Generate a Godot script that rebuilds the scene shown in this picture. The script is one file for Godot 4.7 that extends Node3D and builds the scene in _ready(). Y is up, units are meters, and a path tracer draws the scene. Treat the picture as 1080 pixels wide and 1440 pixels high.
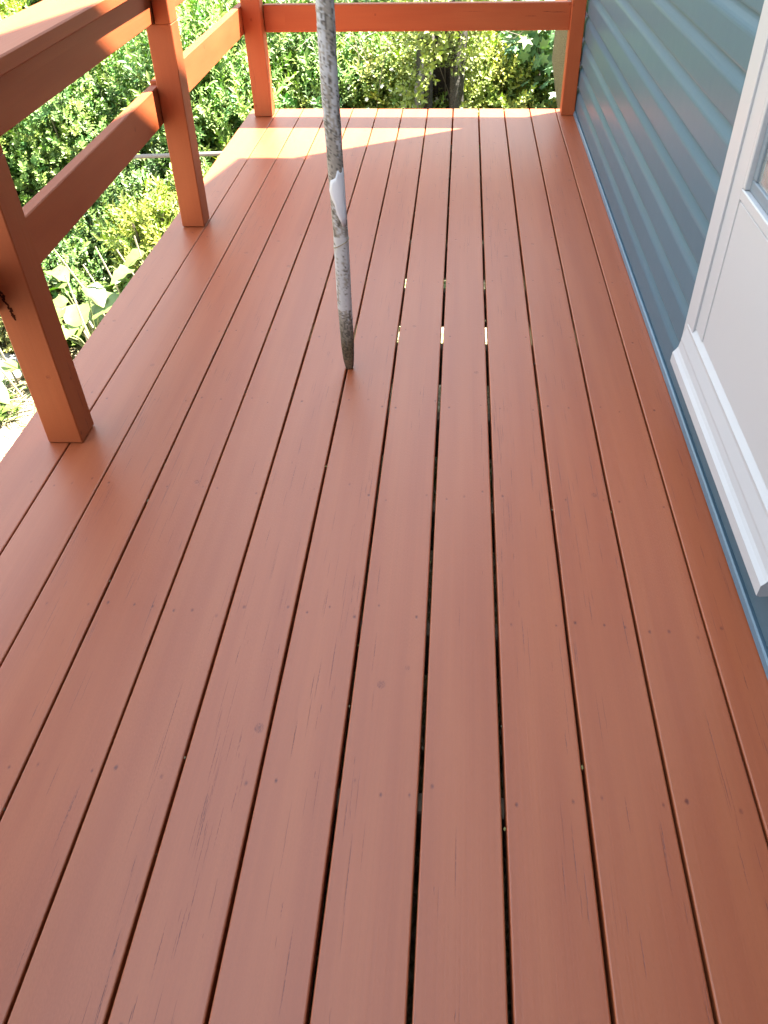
extends Node3D
# A painted timber deck along a gable wall, shrubs beyond. x right, y up, boards run along -z. Vectors written V(x, y, forward).

var rng := RandomNumberGenerator.new()
var used := {}

func V(x: float, y: float, f: float) -> Vector3:
	return Vector3(x, y, -f)

func numbered(n: String) -> String:
	var k: int = used.get(n, 0)
	used[n] = k + 1
	return n if k == 0 else "%s_%03d" % [n, k]

func thing(called: String, label: String, category: String, at := Vector3.ZERO, group := "") -> Node3D:
	var o := Node3D.new()
	o.name = numbered(called)
	add_child(o)
	o.position = at
	tag(o, label, category, group)
	return o

func tag(o: Node, label: String, category: String, group := "") -> void:
	o.set_meta("label", label)
	o.set_meta("category", category)
	if group != "":
		o.set_meta("group", group)

func mesh_node(called: String, mesh: Mesh, mat: Material, parent: Node) -> MeshInstance3D:
	var o := MeshInstance3D.new()
	o.name = called
	o.mesh = mesh
	if mat:
		o.material_override = mat
	parent.add_child(o, true)
	return o

func begin() -> SurfaceTool:
	var st := SurfaceTool.new()
	st.begin(Mesh.PRIMITIVE_TRIANGLES)
	return st

func obj(called: String, st: SurfaceTool, mat: Material, parent: Node, tang := true) -> MeshInstance3D:
	if tang:
		st.generate_tangents()
	return mesh_node(called, st.commit(), mat, parent)

func lin(r: float, g: float, b: float) -> Color:
	return Color(r, g, b).linear_to_srgb()

# ---------- geometry helpers
func face(st: SurfaceTool, pts: Array, uvs: Array, outward: Vector3) -> void:
	var n: Vector3 = (pts[2] - pts[0]).cross(pts[1] - pts[0])
	if n.length() < 1e-12:
		return
	n = n.normalized()
	var order := range(pts.size())
	if n.dot(outward) < 0.0:
		n = -n
		order.reverse()
	for i in range(1, pts.size() - 1):
		for k in [order[0], order[i], order[i + 1]]:
			st.set_normal(n)
			st.set_uv(uvs[k])
			st.add_vertex(pts[k])

# chamfered box; length axis 'la' sets the grain direction; uv in metres
func cbox(st: SurfaceTool, c: Vector3, h: Vector3, b: float, xf := Transform3D.IDENTITY, la := 2, uvo := Vector2.ZERO) -> void:
	var sg := [-1.0, 1.0]
	var o1 := (la + 1) % 3
	var o2 := (la + 2) % 3
	var P := func(axis: int, s: Vector3) -> Vector3:
		var p := Vector3.ZERO
		for k in 3:
			p[k] = s[k] * (h[k] if k == axis else h[k] - b)
		return p
	var UVf := func(p: Vector3, axis: int) -> Vector2:
		if axis == la:
			return Vector2(p[o1], p[o2]) + uvo
		var u := o2 if axis == o1 else o1
		return Vector2(p[u] + (0.0 if axis == o1 else 0.17), p[la]) + uvo
	var put := func(pts: Array, axis: int) -> void:
		var q := []
		var uv := []
		var mid := Vector3.ZERO
		for p in pts:
			mid += p
		for p in pts:
			q.append(xf * (p + c))
			uv.append(UVf.call(p, axis))
		face(st, q, uv, xf.basis * mid)
	for a in 3:
		var a1 := (a + 1) % 3
		var a2 := (a + 2) % 3
		for s in sg:
			var pts := []
			for t in [[-1, -1], [1, -1], [1, 1], [-1, 1]]:
				var sv := Vector3.ZERO
				sv[a] = s; sv[a1] = t[0]; sv[a2] = t[1]
				pts.append(P.call(a, sv))
			put.call(pts, a)
		if b > 0.0:
			for s in sg:
				for t in sg:
					var e := []
					for w in [[a1, -1], [a1, 1], [a2, 1], [a2, -1]]:
						var sv := Vector3.ZERO
						sv[a1] = s; sv[a2] = t; sv[a] = w[1]
						e.append(P.call(w[0], sv))
					put.call(e, a1)
	if b > 0.0:
		for x in sg:
			for y in sg:
				for z in sg:
					var sv := Vector3(x, y, z)
					put.call([P.call(0, sv), P.call(1, sv), P.call(2, sv)], 0)

# a beam from point a to point b (centres of its ends), width w across, height hh
func beam(st: SurfaceTool, a: Vector3, b: Vector3, w: float, hh: float, bev := 0.003, uvo := Vector2.ZERO) -> void:
	var d := b - a
	var z := d.normalized()
	var up := Vector3.UP if absf(z.y) < 0.9 else Vector3.RIGHT
	var x := up.cross(z).normalized()
	var y := z.cross(x)
	cbox(st, Vector3.ZERO, Vector3(w / 2, hh / 2, d.length() / 2), bev, Transform3D(Basis(x, y, z), (a + b) / 2), 2, uvo)

# profile (x, y) swept along forward from f0 to f1, with an x / y wander for the edges
func sweep(st: SurfaceTool, prof: Array, f0: float, f1: float, segs := 1, wob = null, uvo := Vector2.ZERO, vscale := 1.0) -> void:
	var n := prof.size()
	var cen := Vector2.ZERO
	for p in prof:
		cen += p
	cen /= n
	var area := 0.0
	for k in n:
		area += prof[k].cross(prof[(k + 1) % n])
	var ring := func(i: int) -> Array:
		var f := lerpf(f0, f1, float(i) / segs)
		var out := []
		for p in prof:
			var q: Vector2 = p
			if wob is Callable:
				q += wob.call(q - cen, f)
			out.append(V(q.x, q.y, f))
		return out
	var prev: Array = ring.call(0)
	for cap in 2:
		var f := f0 if cap == 0 else f1
		var r: Array = ring.call(0 if cap == 0 else segs)
		# caps by triangulation
		var poly := PackedVector2Array()
		for p in prof:
			poly.append(p)
		var tri := Geometry2D.triangulate_polygon(poly)
		for t in range(0, tri.size(), 3):
			var pts := [r[tri[t]], r[tri[t + 1]], r[tri[t + 2]]]
			var uv := []
			for k in 3:
				uv.append(Vector2(prof[tri[t + k]].x, prof[tri[t + k]].y) + uvo)
			face(st, pts, uv, V(0, 0, -1) if cap == 0 else V(0, 0, 1))
	for i in range(1, segs + 1):
		var cur: Array = ring.call(i)
		var fa := lerpf(f0, f1, float(i - 1) / segs)
		var fb := lerpf(f0, f1, float(i) / segs)
		for k in n:
			var k2 := (k + 1) % n
			var e: Vector2 = prof[k2] - prof[k]
			var nn := Vector2(e.y, -e.x) * signf(area)
			var ua: float = prof[k].x - prof[k].y * 0.5
			var ub: float = prof[k2].x - prof[k2].y * 0.5
			face(st, [prev[k], prev[k2], cur[k2], cur[k]], [Vector2(ua, fa * vscale) + uvo, Vector2(ub, fa * vscale) + uvo, Vector2(ub, fb * vscale) + uvo, Vector2(ua, fb * vscale) + uvo], Vector3(nn.x, nn.y, 0))
		prev = cur

func rounded_rect(x0: float, y0: float, x1: float, y1: float, r: float, seg := 3) -> Array:
	var out := []
	for c in [[x1 - r, y1 - r, 0.0], [x0 + r, y1 - r, PI / 2], [x0 + r, y0 + r, PI], [x1 - r, y0 + r, 1.5 * PI]]:
		for k in seg + 1:
			var a: float = c[2] + PI / 2 * k / seg
			out.append(Vector2(c[0] + cos(a) * r, c[1] + sin(a) * r))
	return out

# tube through points with radii, smooth normals
func tube(st: SurfaceTool, pts: Array, rad: Array, sides := 7, lump := 0.0, cols = null) -> void:
	var rings := []
	var x := Vector3.RIGHT
	for i in pts.size():
		var d: Vector3 = (pts[mini(i + 1, pts.size() - 1)] - pts[maxi(i - 1, 0)]).normalized()
		if absf(d.dot(x)) > 0.9:
			x = Vector3.FORWARD
		x = (x - d * d.dot(x)).normalized()
		var y := d.cross(x)
		var r := []
		for k in sides:
			var a := TAU * k / sides
			var rr: float = rad[i] * (1.0 + lump * rng.randf_range(-1, 1))
			r.append([pts[i] + (x * cos(a) + y * sin(a)) * rr, x * cos(a) + y * sin(a), Vector2(float(k) / sides, i * 0.1)])
		r.append([r[0][0], r[0][1], Vector2(1, i * 0.1)])
		rings.append(r)
	for i in range(1, rings.size()):
		for k in sides:
			for q in [[i - 1, k], [i, k], [i, k + 1], [i - 1, k], [i, k + 1], [i - 1, k + 1]]:
				var v: Array = rings[q[0]][q[1]]
				if cols:
					st.set_color(cols[q[0]])
				st.set_normal(v[1])
				st.set_uv(v[2])
				st.add_vertex(v[0])
	for e in [0, rings.size() - 1]:
		var d: Vector3 = (pts[0] - pts[1]) if e == 0 else (pts[e] - pts[e - 1])
		for k in range(1, sides - 1):
			for q in [0, k, k + 1]:
				if cols:
					st.set_color(cols[e])
				st.set_normal(d.normalized())
				st.set_uv(rings[e][q][2])
				st.add_vertex(rings[e][q][0])

# ---------- materials
func noise_img(w: int, h: int, freq: float, sd: int, oct := 3) -> Image:
	var n := FastNoiseLite.new()
	n.seed = sd
	n.noise_type = FastNoiseLite.TYPE_SIMPLEX_SMOOTH
	n.frequency = freq
	n.fractal_octaves = oct
	var im := n.get_image(w, h, false, false, true)
	im.convert(Image.FORMAT_L8)
	return im

# painted timber: u across 'width' metres, v along 'length' metres. Fine raised grain, drying cracks, knots and nail dimples.
func painted_wood(sd: int, width: float, length: float, w: int, h: int, cracks: int, knots: int, nails: Array, wear := 0.0) -> StandardMaterial3D:
	var r := RandomNumberGenerator.new()
	r.seed = sd
	var grain := noise_img(w, 48, 0.11, sd, 4)
	grain.resize(w, h, Image.INTERPOLATE_CUBIC)
	var broad := noise_img(w / 4, h / 16, 0.035, sd + 9, 3)
	broad.resize(w, h, Image.INTERPOLATE_BILINEAR)
	var speck := noise_img(w, h, 0.35, sd + 5, 1)
	var g := grain.get_data()
	var b := broad.get_data()
	var sp := speck.get_data()
	var out := PackedByteArray()
	out.resize(w * h * 3)
	var hb := PackedByteArray()
	hb.resize(w * h)
	var C := Vector3(155, 78, 43) * r.randf_range(0.985, 1.012)
	for i in w * h:
		var t := 1.0 + (g[i] - 128) * 0.00013 + (b[i] - 128) * 0.00026 + (sp[i] - 128) * 0.00016
		out[i * 3] = clampi(int(C.x * t), 0, 255)
		out[i * 3 + 1] = clampi(int(C.y * (t * 1.0 + (b[i] - 128) * 0.0003)), 0, 255)
		out[i * 3 + 2] = clampi(int(C.z * (t + (b[i] - 128) * 0.0005)), 0, 255)
		hb[i] = clampi(150 + int((g[i] - 128) * 0.16 + (sp[i] - 128) * 0.10), 0, 255)
	var put := func(x: int, y: int, k: float) -> void:
		if x < 0 or x >= w or y < 0 or y >= h:
			return
		var i := y * w + x
		out[i * 3] = int(out[i * 3] * lerpf(1.0, 0.46, k))
		out[i * 3 + 1] = int(out[i * 3 + 1] * lerpf(1.0, 0.20, k))
		out[i * 3 + 2] = int(out[i * 3 + 2] * lerpf(1.0, 0.12, k))
		hb[i] = clampi(hb[i] - int(110 * k), 0, 255)
	var px := float(w) / width      # pixels per metre across
	var py := float(h) / length
	# cracks come in families that share a strip of the board
	var fams := maxi(1, cracks / 9)
	for f in fams:
		var fx := r.randf_range(0.1, 0.9) * w
		var fy := r.randf() * h
		for k in r.randi_range(5, 13):
			var x := fx + r.randfn(0, 0.09) * w
			var y := fy + r.randfn(0, 0.32) * py
			var L := r.randf_range(0.012, 0.15) * py
			var s := r.randf_range(0.5, 1.0)
			for q in int(L):
				x += r.randfn(0, 0.10)
				var gap := 1.0 if r.randf() < 0.86 else 0.2
				var taper := sin(PI * (q + 0.5) / L)
				put.call(int(x), int(y) + q, s * gap * taper * 0.9)
				if s > 0.85 and r.randf() < 0.5:
					put.call(int(x) + 1, int(y) + q, s * 0.5 * taper)
	for k in knots:
		var cx := r.randf_range(0.15, 0.85) * w
		var cy := r.randf() * h
		var R := r.randf_range(0.0035, 0.0075)
		for dy in range(-int(R * 2.5 * py) - 1, int(R * 2.5 * py) + 2):
			for dx in range(-int(R * 2 * px), int(R * 2 * px) + 1):
				var d := Vector2(dx / px, dy / py / 1.2).length() / R
				var ring := maxf(0.0, 1.0 - absf(d - 1.0) * 2.2)
				put.call(int(cx) + dx, int(cy) + dy, clampf(ring * pow(r.randf(), 2.0) * 0.9 + (0.55 * r.randf() if d < 0.6 else 0.0), 0, 0.9))
	for n in nails:
		for u in [0.17, 0.5, 0.83]:
			if r.randf() < (0.6 if u == 0.5 else 0.2):
				continue
			var cx: float = (u + r.randfn(0, 0.03)) * w
			var cy: float = (n + r.randfn(0, 0.013)) * py
			var R := r.randf_range(0.0024, 0.0042)
			var dk := r.randf_range(0.35, 1.0)
			for dy in range(-int(R * 1.6 * py) - 1, int(R * 1.6 * py) + 2):
				for dx in range(-int(R * 1.5 * px), int(R * 1.5 * px) + 1):
					var d := Vector2(dx / px, dy / py / 1.5).length() / R
					put.call(int(cx) + dx, int(cy) + dy, clampf(1.15 - d, 0, 1) * dk * r.randf_range(0.5, 1.15))
	var im := Image.create_from_data(w, h, false, Image.FORMAT_RGB8, out)
	var hm := Image.create_from_data(w, h, false, Image.FORMAT_L8, hb)
	hm.convert(Image.FORMAT_RGBA8)
	hm.bump_map_to_normal_map(1.6)
	var m := StandardMaterial3D.new()
	m.albedo_texture = ImageTexture.create_from_image(im)
	m.normal_enabled = true
	m.normal_texture = ImageTexture.create_from_image(hm)
	m.normal_scale = 0.55
	m.roughness = 0.43
	m.metallic_specular = 0.6
	m.uv1_scale = Vector3(1.0 / width, 1.0 / length, 1)
	return m

func plain(c: Color, rough := 0.6, nfreq := 0.0, nscale := 0.3, spec := 0.5) -> StandardMaterial3D:
	var m := StandardMaterial3D.new()
	m.albedo_color = c
	m.roughness = rough
	m.metallic_specular = spec
	if nfreq > 0:
		var t := NoiseTexture2D.new()
		t.width = 256; t.height = 256
		t.seamless = true
		t.as_normal_map = true
		t.bump_strength = 3.0
		var n := FastNoiseLite.new()
		n.frequency = nfreq
		n.seed = 11
		t.noise = n
		m.normal_enabled = true
		m.normal_texture = t
		m.normal_scale = nscale
		m.uv1_triplanar = true
		m.uv1_world_triplanar = true
		m.uv1_scale = Vector3.ONE * 2.0
	return m

func mottled(stops: Array, freq: float, scale: float, rough := 0.9, sd := 3, bump := 0.6, oct := 5) -> StandardMaterial3D:
	var m := StandardMaterial3D.new()
	var n := FastNoiseLite.new()
	n.frequency = freq
	n.seed = sd
	n.fractal_octaves = oct
	var gr := Gradient.new()
	var off := PackedFloat32Array()
	var col := PackedColorArray()
	for s in stops:
		off.append(s[0]); col.append(s[1])
	gr.offsets = off
	gr.colors = col
	var t := NoiseTexture2D.new()
	t.width = 512; t.height = 512; t.seamless = true
	t.noise = n
	t.color_ramp = gr
	m.albedo_texture = t
	var nt := NoiseTexture2D.new()
	nt.width = 512; nt.height = 512; nt.seamless = true
	nt.noise = n
	nt.as_normal_map = true
	nt.bump_strength = 6.0
	m.normal_enabled = true
	m.normal_texture = nt
	m.normal_scale = bump
	m.roughness = rough
	m.uv1_triplanar = true
	m.uv1_world_triplanar = true
	m.uv1_scale = Vector3.ONE * scale
	return m

func leaf_mat(back: Color, rough := 0.5) -> StandardMaterial3D:
	var m := StandardMaterial3D.new()
	m.vertex_color_use_as_albedo = true
	m.albedo_color = Color.WHITE
	m.roughness = rough
	m.backlight_enabled = true
	m.backlight = back
	m.cull_mode = BaseMaterial3D.CULL_DISABLED
	return m

# ---------- foliage
# a leaf folded on its midrib and bent down at the tip: 'd' its direction, 'n' its upper side
func leaf(st: SurfaceTool, base: Vector3, d: Vector3, n: Vector3, L: float, W: float, col := Color.WHITE, bend := 0.25, fine := false) -> void:
	d = d.normalized()
	n = (n - d * d.dot(n)).normalized()
	var s := d.cross(n)
	var ts := [0.0, 0.35, 0.7, 1.0] if not fine else [0.0, 0.12, 0.28, 0.45, 0.62, 0.8, 0.92, 1.0]
	var ws := [0.05, 1.0, 0.72, 0.0] if not fine else [0.25, 0.86, 1.0, 0.96, 0.82, 0.55, 0.27, 0.0]
	var rows := []
	for i in ts.size():
		var t: float = ts[i]
		var mid: Vector3 = base + d * L * t - n * L * bend * t * t
		var w: float = W * 0.5 * ws[i]
		var wav := 0.0 if not fine else sin(t * 17.0) * W * 0.05
		rows.append([mid - s * w + n * (w * 0.35 + wav), mid, mid + s * w + n * (w * 0.35 - wav)])
	for i in range(1, rows.size()):
		for j in 2:
			var a: Vector3 = rows[i - 1][j]
			var b: Vector3 = rows[i - 1][j + 1]
			var c: Vector3 = rows[i][j + 1]
			var e: Vector3 = rows[i][j]
			st.set_color(col)
			if i == rows.size() - 1:
				for p in [a, b, c]:
					st.add_vertex(p)
			else:
				for p in [a, b, c, a, c, e]:
					st.add_vertex(p)

# a lobed leaf like a maple's, as a fan
func lobed_leaf(st: SurfaceTool, base: Vector3, d: Vector3, n: Vector3, L: float, col: Color) -> void:
	d = d.normalized()
	n = (n - d * d.dot(n)).normalized()
	var s := d.cross(n)
	var cen := base + d * L * 0.35
	var pts := []
	var lob := [[-2.5, 0.35], [-2.0, 0.62], [-1.6, 0.36], [-1.05, 0.80], [-0.55, 0.42], [0.0, 1.0], [0.55, 0.42], [1.05, 0.80], [1.6, 0.36], [2.0, 0.62], [2.5, 0.35]]
	for q in lob:
		var rr: float = q[1] * L * 0.62
		pts.append(cen + (d * cos(q[0]) + s * sin(q[0])) * rr - n * rr * rr * 1.6)
	pts.append(base)
	st.set_color(col)
	for i in pts.size():
		for p in [cen, pts[i], pts[(i + 1) % pts.size()]]:
			st.add_vertex(p)

func shade(r: RandomNumberGenerator, v := 0.2) -> Color:
	var k := r.randf_range(1.0 - v, 1.0)
	return Color(k * r.randf_range(0.92, 1.0), k, k * r.randf_range(0.8, 1.0))

# twigs: small sprays of leaves that the shrubs are filled with
func twig(kind: String, sd: int) -> ArrayMesh:
	var r := RandomNumberGenerator.new()
	r.seed = sd
	var st := begin()
	match kind:
		"oval":      # small rounded leaves round a short stem
			for i in 11:
				var t := i / 10.0
				var a := i * 2.4 + r.randf()
				var d := Vector3(cos(a), 0.45 + 0.9 * t, sin(a))
				leaf(st, Vector3(0, t * 0.10, 0), d, Vector3(-cos(a) * 0.4, 1, -sin(a) * 0.4), r.randf_range(0.035, 0.055), r.randf_range(0.024, 0.034), shade(r), 0.2)
		"shoot":     # upright shoot with lance leaves
			for i in 15:
				var t := i / 14.0
				var a := i * 2.4 + r.randf() * 0.6
				var d := Vector3(cos(a), 0.55 + 1.1 * t, sin(a))
				leaf(st, Vector3(0, t * 0.20, 0), d, Vector3(-cos(a) * 0.6, 1, -sin(a) * 0.6), r.randf_range(0.055, 0.085), r.randf_range(0.018, 0.027), shade(r), 0.3)
		"fine":      # tiny leaves and buds on a wiry stem
			for i in 16:
				var t := i / 15.0
				var a := i * 2.4 + r.randf()
				var d := Vector3(cos(a), 0.35 + 0.6 * t, sin(a))
				leaf(st, Vector3(0.02 * sin(t * 5), t * 0.16, 0.02 * cos(t * 4)), d, Vector3(0, 1, 0), r.randf_range(0.020, 0.036), r.randf_range(0.013, 0.020), shade(r), 0.1)
		"broad":     # few big lobed leaves
			for i in 4:
				var a := i * 1.6 + r.randf()
				var d := Vector3(cos(a), r.randf_range(-0.1, 0.35), sin(a))
				lobed_leaf(st, Vector3(0, i * 0.03, 0) + d * 0.03, d, Vector3(r.randfn(0, 0.25), 1, r.randfn(0, 0.25)), r.randf_range(0.085, 0.13), shade(r))
		"grass":
			for i in 12:
				var a := r.randf() * TAU
				var d := Vector3(cos(a) * 0.55, 1.0, sin(a) * 0.55)
				leaf(st, Vector3(r.randfn(0, 0.02), 0, r.randfn(0, 0.02)), d, Vector3(cos(a), 0.3, sin(a)) * -1, r.randf_range(0.10, 0.22), 0.008, shade(r), 0.5)
		"weed":
			for i in 8:
				var a := i * 2.4 + r.randf()
				var d := Vector3(cos(a), r.randf_range(0.15, 0.9), sin(a))
				leaf(st, Vector3(0, 0.01 * i, 0), d, Vector3(0, 1, 0), r.randf_range(0.06, 0.11), r.randf_range(0.03, 0.05), shade(r), 0.4)
		"straw":
			for i in 9:
				var a := r.randf() * TAU
				var d := Vector3(cos(a), r.randf_range(0.02, 0.35), sin(a))
				leaf(st, Vector3(r.randfn(0, 0.05), 0.01, r.randfn(0, 0.05)), d, Vector3(0, 1, 0), r.randf_range(0.10, 0.26), 0.006, shade(r, 0.4), 0.1)
	st.generate_normals()
	return st.commit()

var twigs := {}
func twig_set(kind: String) -> ArrayMesh:
	if not twigs.has(kind):
		twigs[kind] = twig(kind, kind.hash() % 1000 + 7)
	return twigs[kind]

func scatter(called: String, xfs: Array, cols: Array, mesh: Mesh, mat: Material, parent: Node) -> MultiMeshInstance3D:
	var mm := MultiMesh.new()
	mm.transform_format = MultiMesh.TRANSFORM_3D
	mm.use_colors = true
	mm.mesh = mesh
	mm.instance_count = xfs.size()
	for i in xfs.size():
		mm.set_instance_transform(i, xfs[i])
		mm.set_instance_color(i, cols[i])
	var o := MultiMeshInstance3D.new()
	o.name = called
	o.multimesh = mm
	o.material_override = mat
	o.set_meta("kind", "stuff")
	parent.add_child(o, true)
	return o

# a shrub: stems that rise to several leafy lobes; twigs fill each lobe, thicker towards its outside
# c = linear base colour, dc = how far each lobe and twig strays from it
func shrub(called: String, label: String, category: String, at: Vector3, h: float, rad: float, kind: String, count: int, c: Vector3, mat: Material, sd: int, group := "", lobes := 7, tw_scale := 1.0, low := 0.16) -> Node3D:
	var r := RandomNumberGenerator.new()
	r.seed = sd
	var o := thing(called, label, category, at, group)
	var st := begin()
	var L := []
	for i in lobes:
		var a := i * 2.4 + r.randf()
		var q := sqrt((i + 0.4) / lobes)
		var top := h * (1.0 - 0.42 * q * q) * r.randf_range(0.86, 1.0)
		var lr := rad * r.randf_range(0.26, 0.44)
		var pos := Vector3(cos(a) * rad * 0.68 * q, maxf(top - lr * 0.9, lr * 0.8) * (1.0 if i % 3 else r.randf_range(0.7, 1.0)), sin(a) * rad * 0.68 * q)
		L.append([pos, Vector3(lr, lr * r.randf_range(0.85, 1.25), lr), r.randf_range(0.62, 1.3)])
		if i % 2 == 0:
			L.append([Vector3(pos.x * 1.12, h * r.randf_range(low, 0.42), pos.z * 1.12), Vector3(lr, lr * 1.1, lr), r.randf_range(0.7, 1.15)])
		var b0 := Vector3(r.randfn(0, 0.05), -0.05, r.randfn(0, 0.05))
		var mid := pos * Vector3(0.35, 0.5, 0.35) + Vector3(r.randfn(0, 0.04), 0, r.randfn(0, 0.04))
		tube(st, [b0, mid, pos, pos + Vector3(pos.x * 0.2, lr * 0.7, pos.z * 0.2)], [0.022, 0.016, 0.009, 0.003], 5, 0.1)
	obj("stems", st, bark_mat, o, false)
	var xfs := []
	var cols := []
	var wsum := 0.0
	for l in L:
		wsum += l[1].x * l[1].x
	for l in L:
		var n := int(count * l[1].x * l[1].x / wsum)
		for i in n:
			var d := Vector3(r.randfn(0, 1), r.randfn(0.25, 1), r.randfn(0, 1)).normalized()
			var q := pow(r.randf(), 0.27)
			if r.randf() < 0.10:
				q = r.randf_range(1.0, 1.18)
			var p: Vector3 = l[0] + d * l[1] * q
			if p.y < 0.02:
				continue
			var up := (d * 0.75 + Vector3(0, 0.75, 0) + Vector3(r.randfn(0, 0.35), r.randfn(0, 0.35), r.randfn(0, 0.35))).normalized()
			var x := up.cross(Vector3(r.randfn(0, 1), r.randfn(0, 1), r.randfn(0, 1))).normalized()
			var s := r.randf_range(0.7, 1.5) * tw_scale * 0.96
			xfs.append(Transform3D(Basis(x, up, x.cross(up)).scaled(Vector3.ONE * s), p))
			var v: float = l[2] * r.randf_range(0.72, 1.28)
			var yel := r.randfn(0, 0.14)
			cols.append(Color(c.x * v * (1.0 + yel), c.y * v, c.z * v * (1.0 - yel)))
	scatter("foliage", xfs, cols, twig_set(kind), mat, o)
	return o

var bark_mat: StandardMaterial3D
var paint := []
var paint_post: StandardMaterial3D

func _ready() -> void:
	rng.seed = 4177
	# ---------------- camera, sky, sun, exposure
	var cam := Camera3D.new()
	cam.name = "camera"
	cam.fov = 64.517
	cam.near = 0.02
	cam.far = 400.0
	var cr := Vector3(0.99677833, -0.02018458, -0.07762434)
	var cu := Vector3(-0.03557978, 0.75609886, -0.65348956)
	var cf := Vector3(-0.07188209, -0.65414609, -0.75294479)
	cam.transform = Transform3D(Basis(cr, cu, -cf), Vector3(0, 1.3086, 0))
	add_child(cam)
	cam.current = true

	var we := WorldEnvironment.new()
	we.name = "environment"
	var env := Environment.new()
	var sky := Sky.new()
	var psm := ProceduralSkyMaterial.new()
	psm.sky_top_color = Color(0.50, 0.54, 0.585)
	psm.sky_horizon_color = Color(0.86, 0.855, 0.81)
	psm.sky_curve = 0.16
	psm.ground_bottom_color = Color(0.20, 0.24, 0.12)
	psm.ground_horizon_color = Color(0.55, 0.60, 0.50)
	psm.sun_angle_max = 1.0
	sky.sky_material = psm
	env.background_mode = Environment.BG_SKY
	env.sky = sky
	env.tonemap_mode = Environment.TONE_MAPPER_LINEAR
	env.tonemap_exposure = 10.5
	env.sdfgi_enabled = true
	env.ssao_enabled = true
	env.ssil_enabled = true
	we.environment = env
	add_child(we)

	var sun := DirectionalLight3D.new()
	sun.name = "sun"
	sun.light_energy = 1.6
	sun.light_color = Color(1.0, 0.965, 0.915)
	sun.light_angular_distance = 0.53
	sun.shadow_enabled = true
	var dir := Vector3(-0.454, -1.0, 0.27).normalized()
	sun.transform = Transform3D(Basis.looking_at(dir, Vector3.UP), Vector3(8, 12, -8))
	add_child(sun)

	# ---------------- shared materials
	bark_mat = mottled([[0.0, lin(0.05, 0.04, 0.03)], [0.5, lin(0.15, 0.12, 0.09)], [1.0, lin(0.26, 0.22, 0.17)]], 0.03, 3.0)
	var nails := [0.42, 0.83, 1.24, 1.65, 2.06, 2.47, 2.88, 3.29, 3.70, 4.11, 4.52, 4.93, 5.34, 5.75, 6.16]
	for i in 7:
		paint.append(painted_wood(100 + i * 17, 0.15, 6.4, 224, 2048, [70, 150, 80, 240, 60, 190, 110][i], [3, 2, 4, 2, 5, 2, 3][i], nails))
	paint_post = painted_wood(733, 0.34, 2.0, 256, 1024, 24, 6, [])
	paint_post.metallic_specular = 0.35
	paint_post.roughness = 0.55

	ground()
	house()
	deck()
	railing()
	prop_pole()
	plants()

# ---------------- ground
var gn := FastNoiseLite.new()
func gy(x: float, f: float) -> float:
	var a := gn.get_noise_2d(x * 9.0, f * 9.0) * 0.10 + gn.get_noise_2d(x * 40.0, f * 40.0) * 0.03
	return -1.5 + a

func ground() -> void:
	gn.seed = 5
	gn.frequency = 0.05
	var st := begin()
	var xs := []
	for i in 81:
		var t := (i - 40) / 40.0
		xs.append(signf(t) * (absf(t) * 9.0 + pow(absf(t), 6.0) * 190.0))
	for i in 80:
		for j in 80:
			for q in [[0, 0], [1, 1], [1, 0], [0, 0], [0, 1], [1, 1]]:
				var x: float = xs[i + q[0]] - 1.0
				var f: float = xs[j + q[1]] + 6.0
				st.add_vertex(V(x, gy(x, f), f))
	st.index()
	st.generate_normals()
	var m := mottled([[0.0, lin(0.09, 0.07, 0.04)], [0.42, lin(0.22, 0.18, 0.12)], [0.55, lin(0.36, 0.31, 0.22)], [0.66, lin(0.15, 0.14, 0.06)], [1.0, lin(0.44, 0.39, 0.30)]], 0.02, 0.9, 0.95, 21, 0.8)
	var o := obj("ground", st, m, self, false)
	o.set_meta("kind", "structure")
	o.set_meta("label", "pale dry soil and straw below the deck edge")

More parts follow.
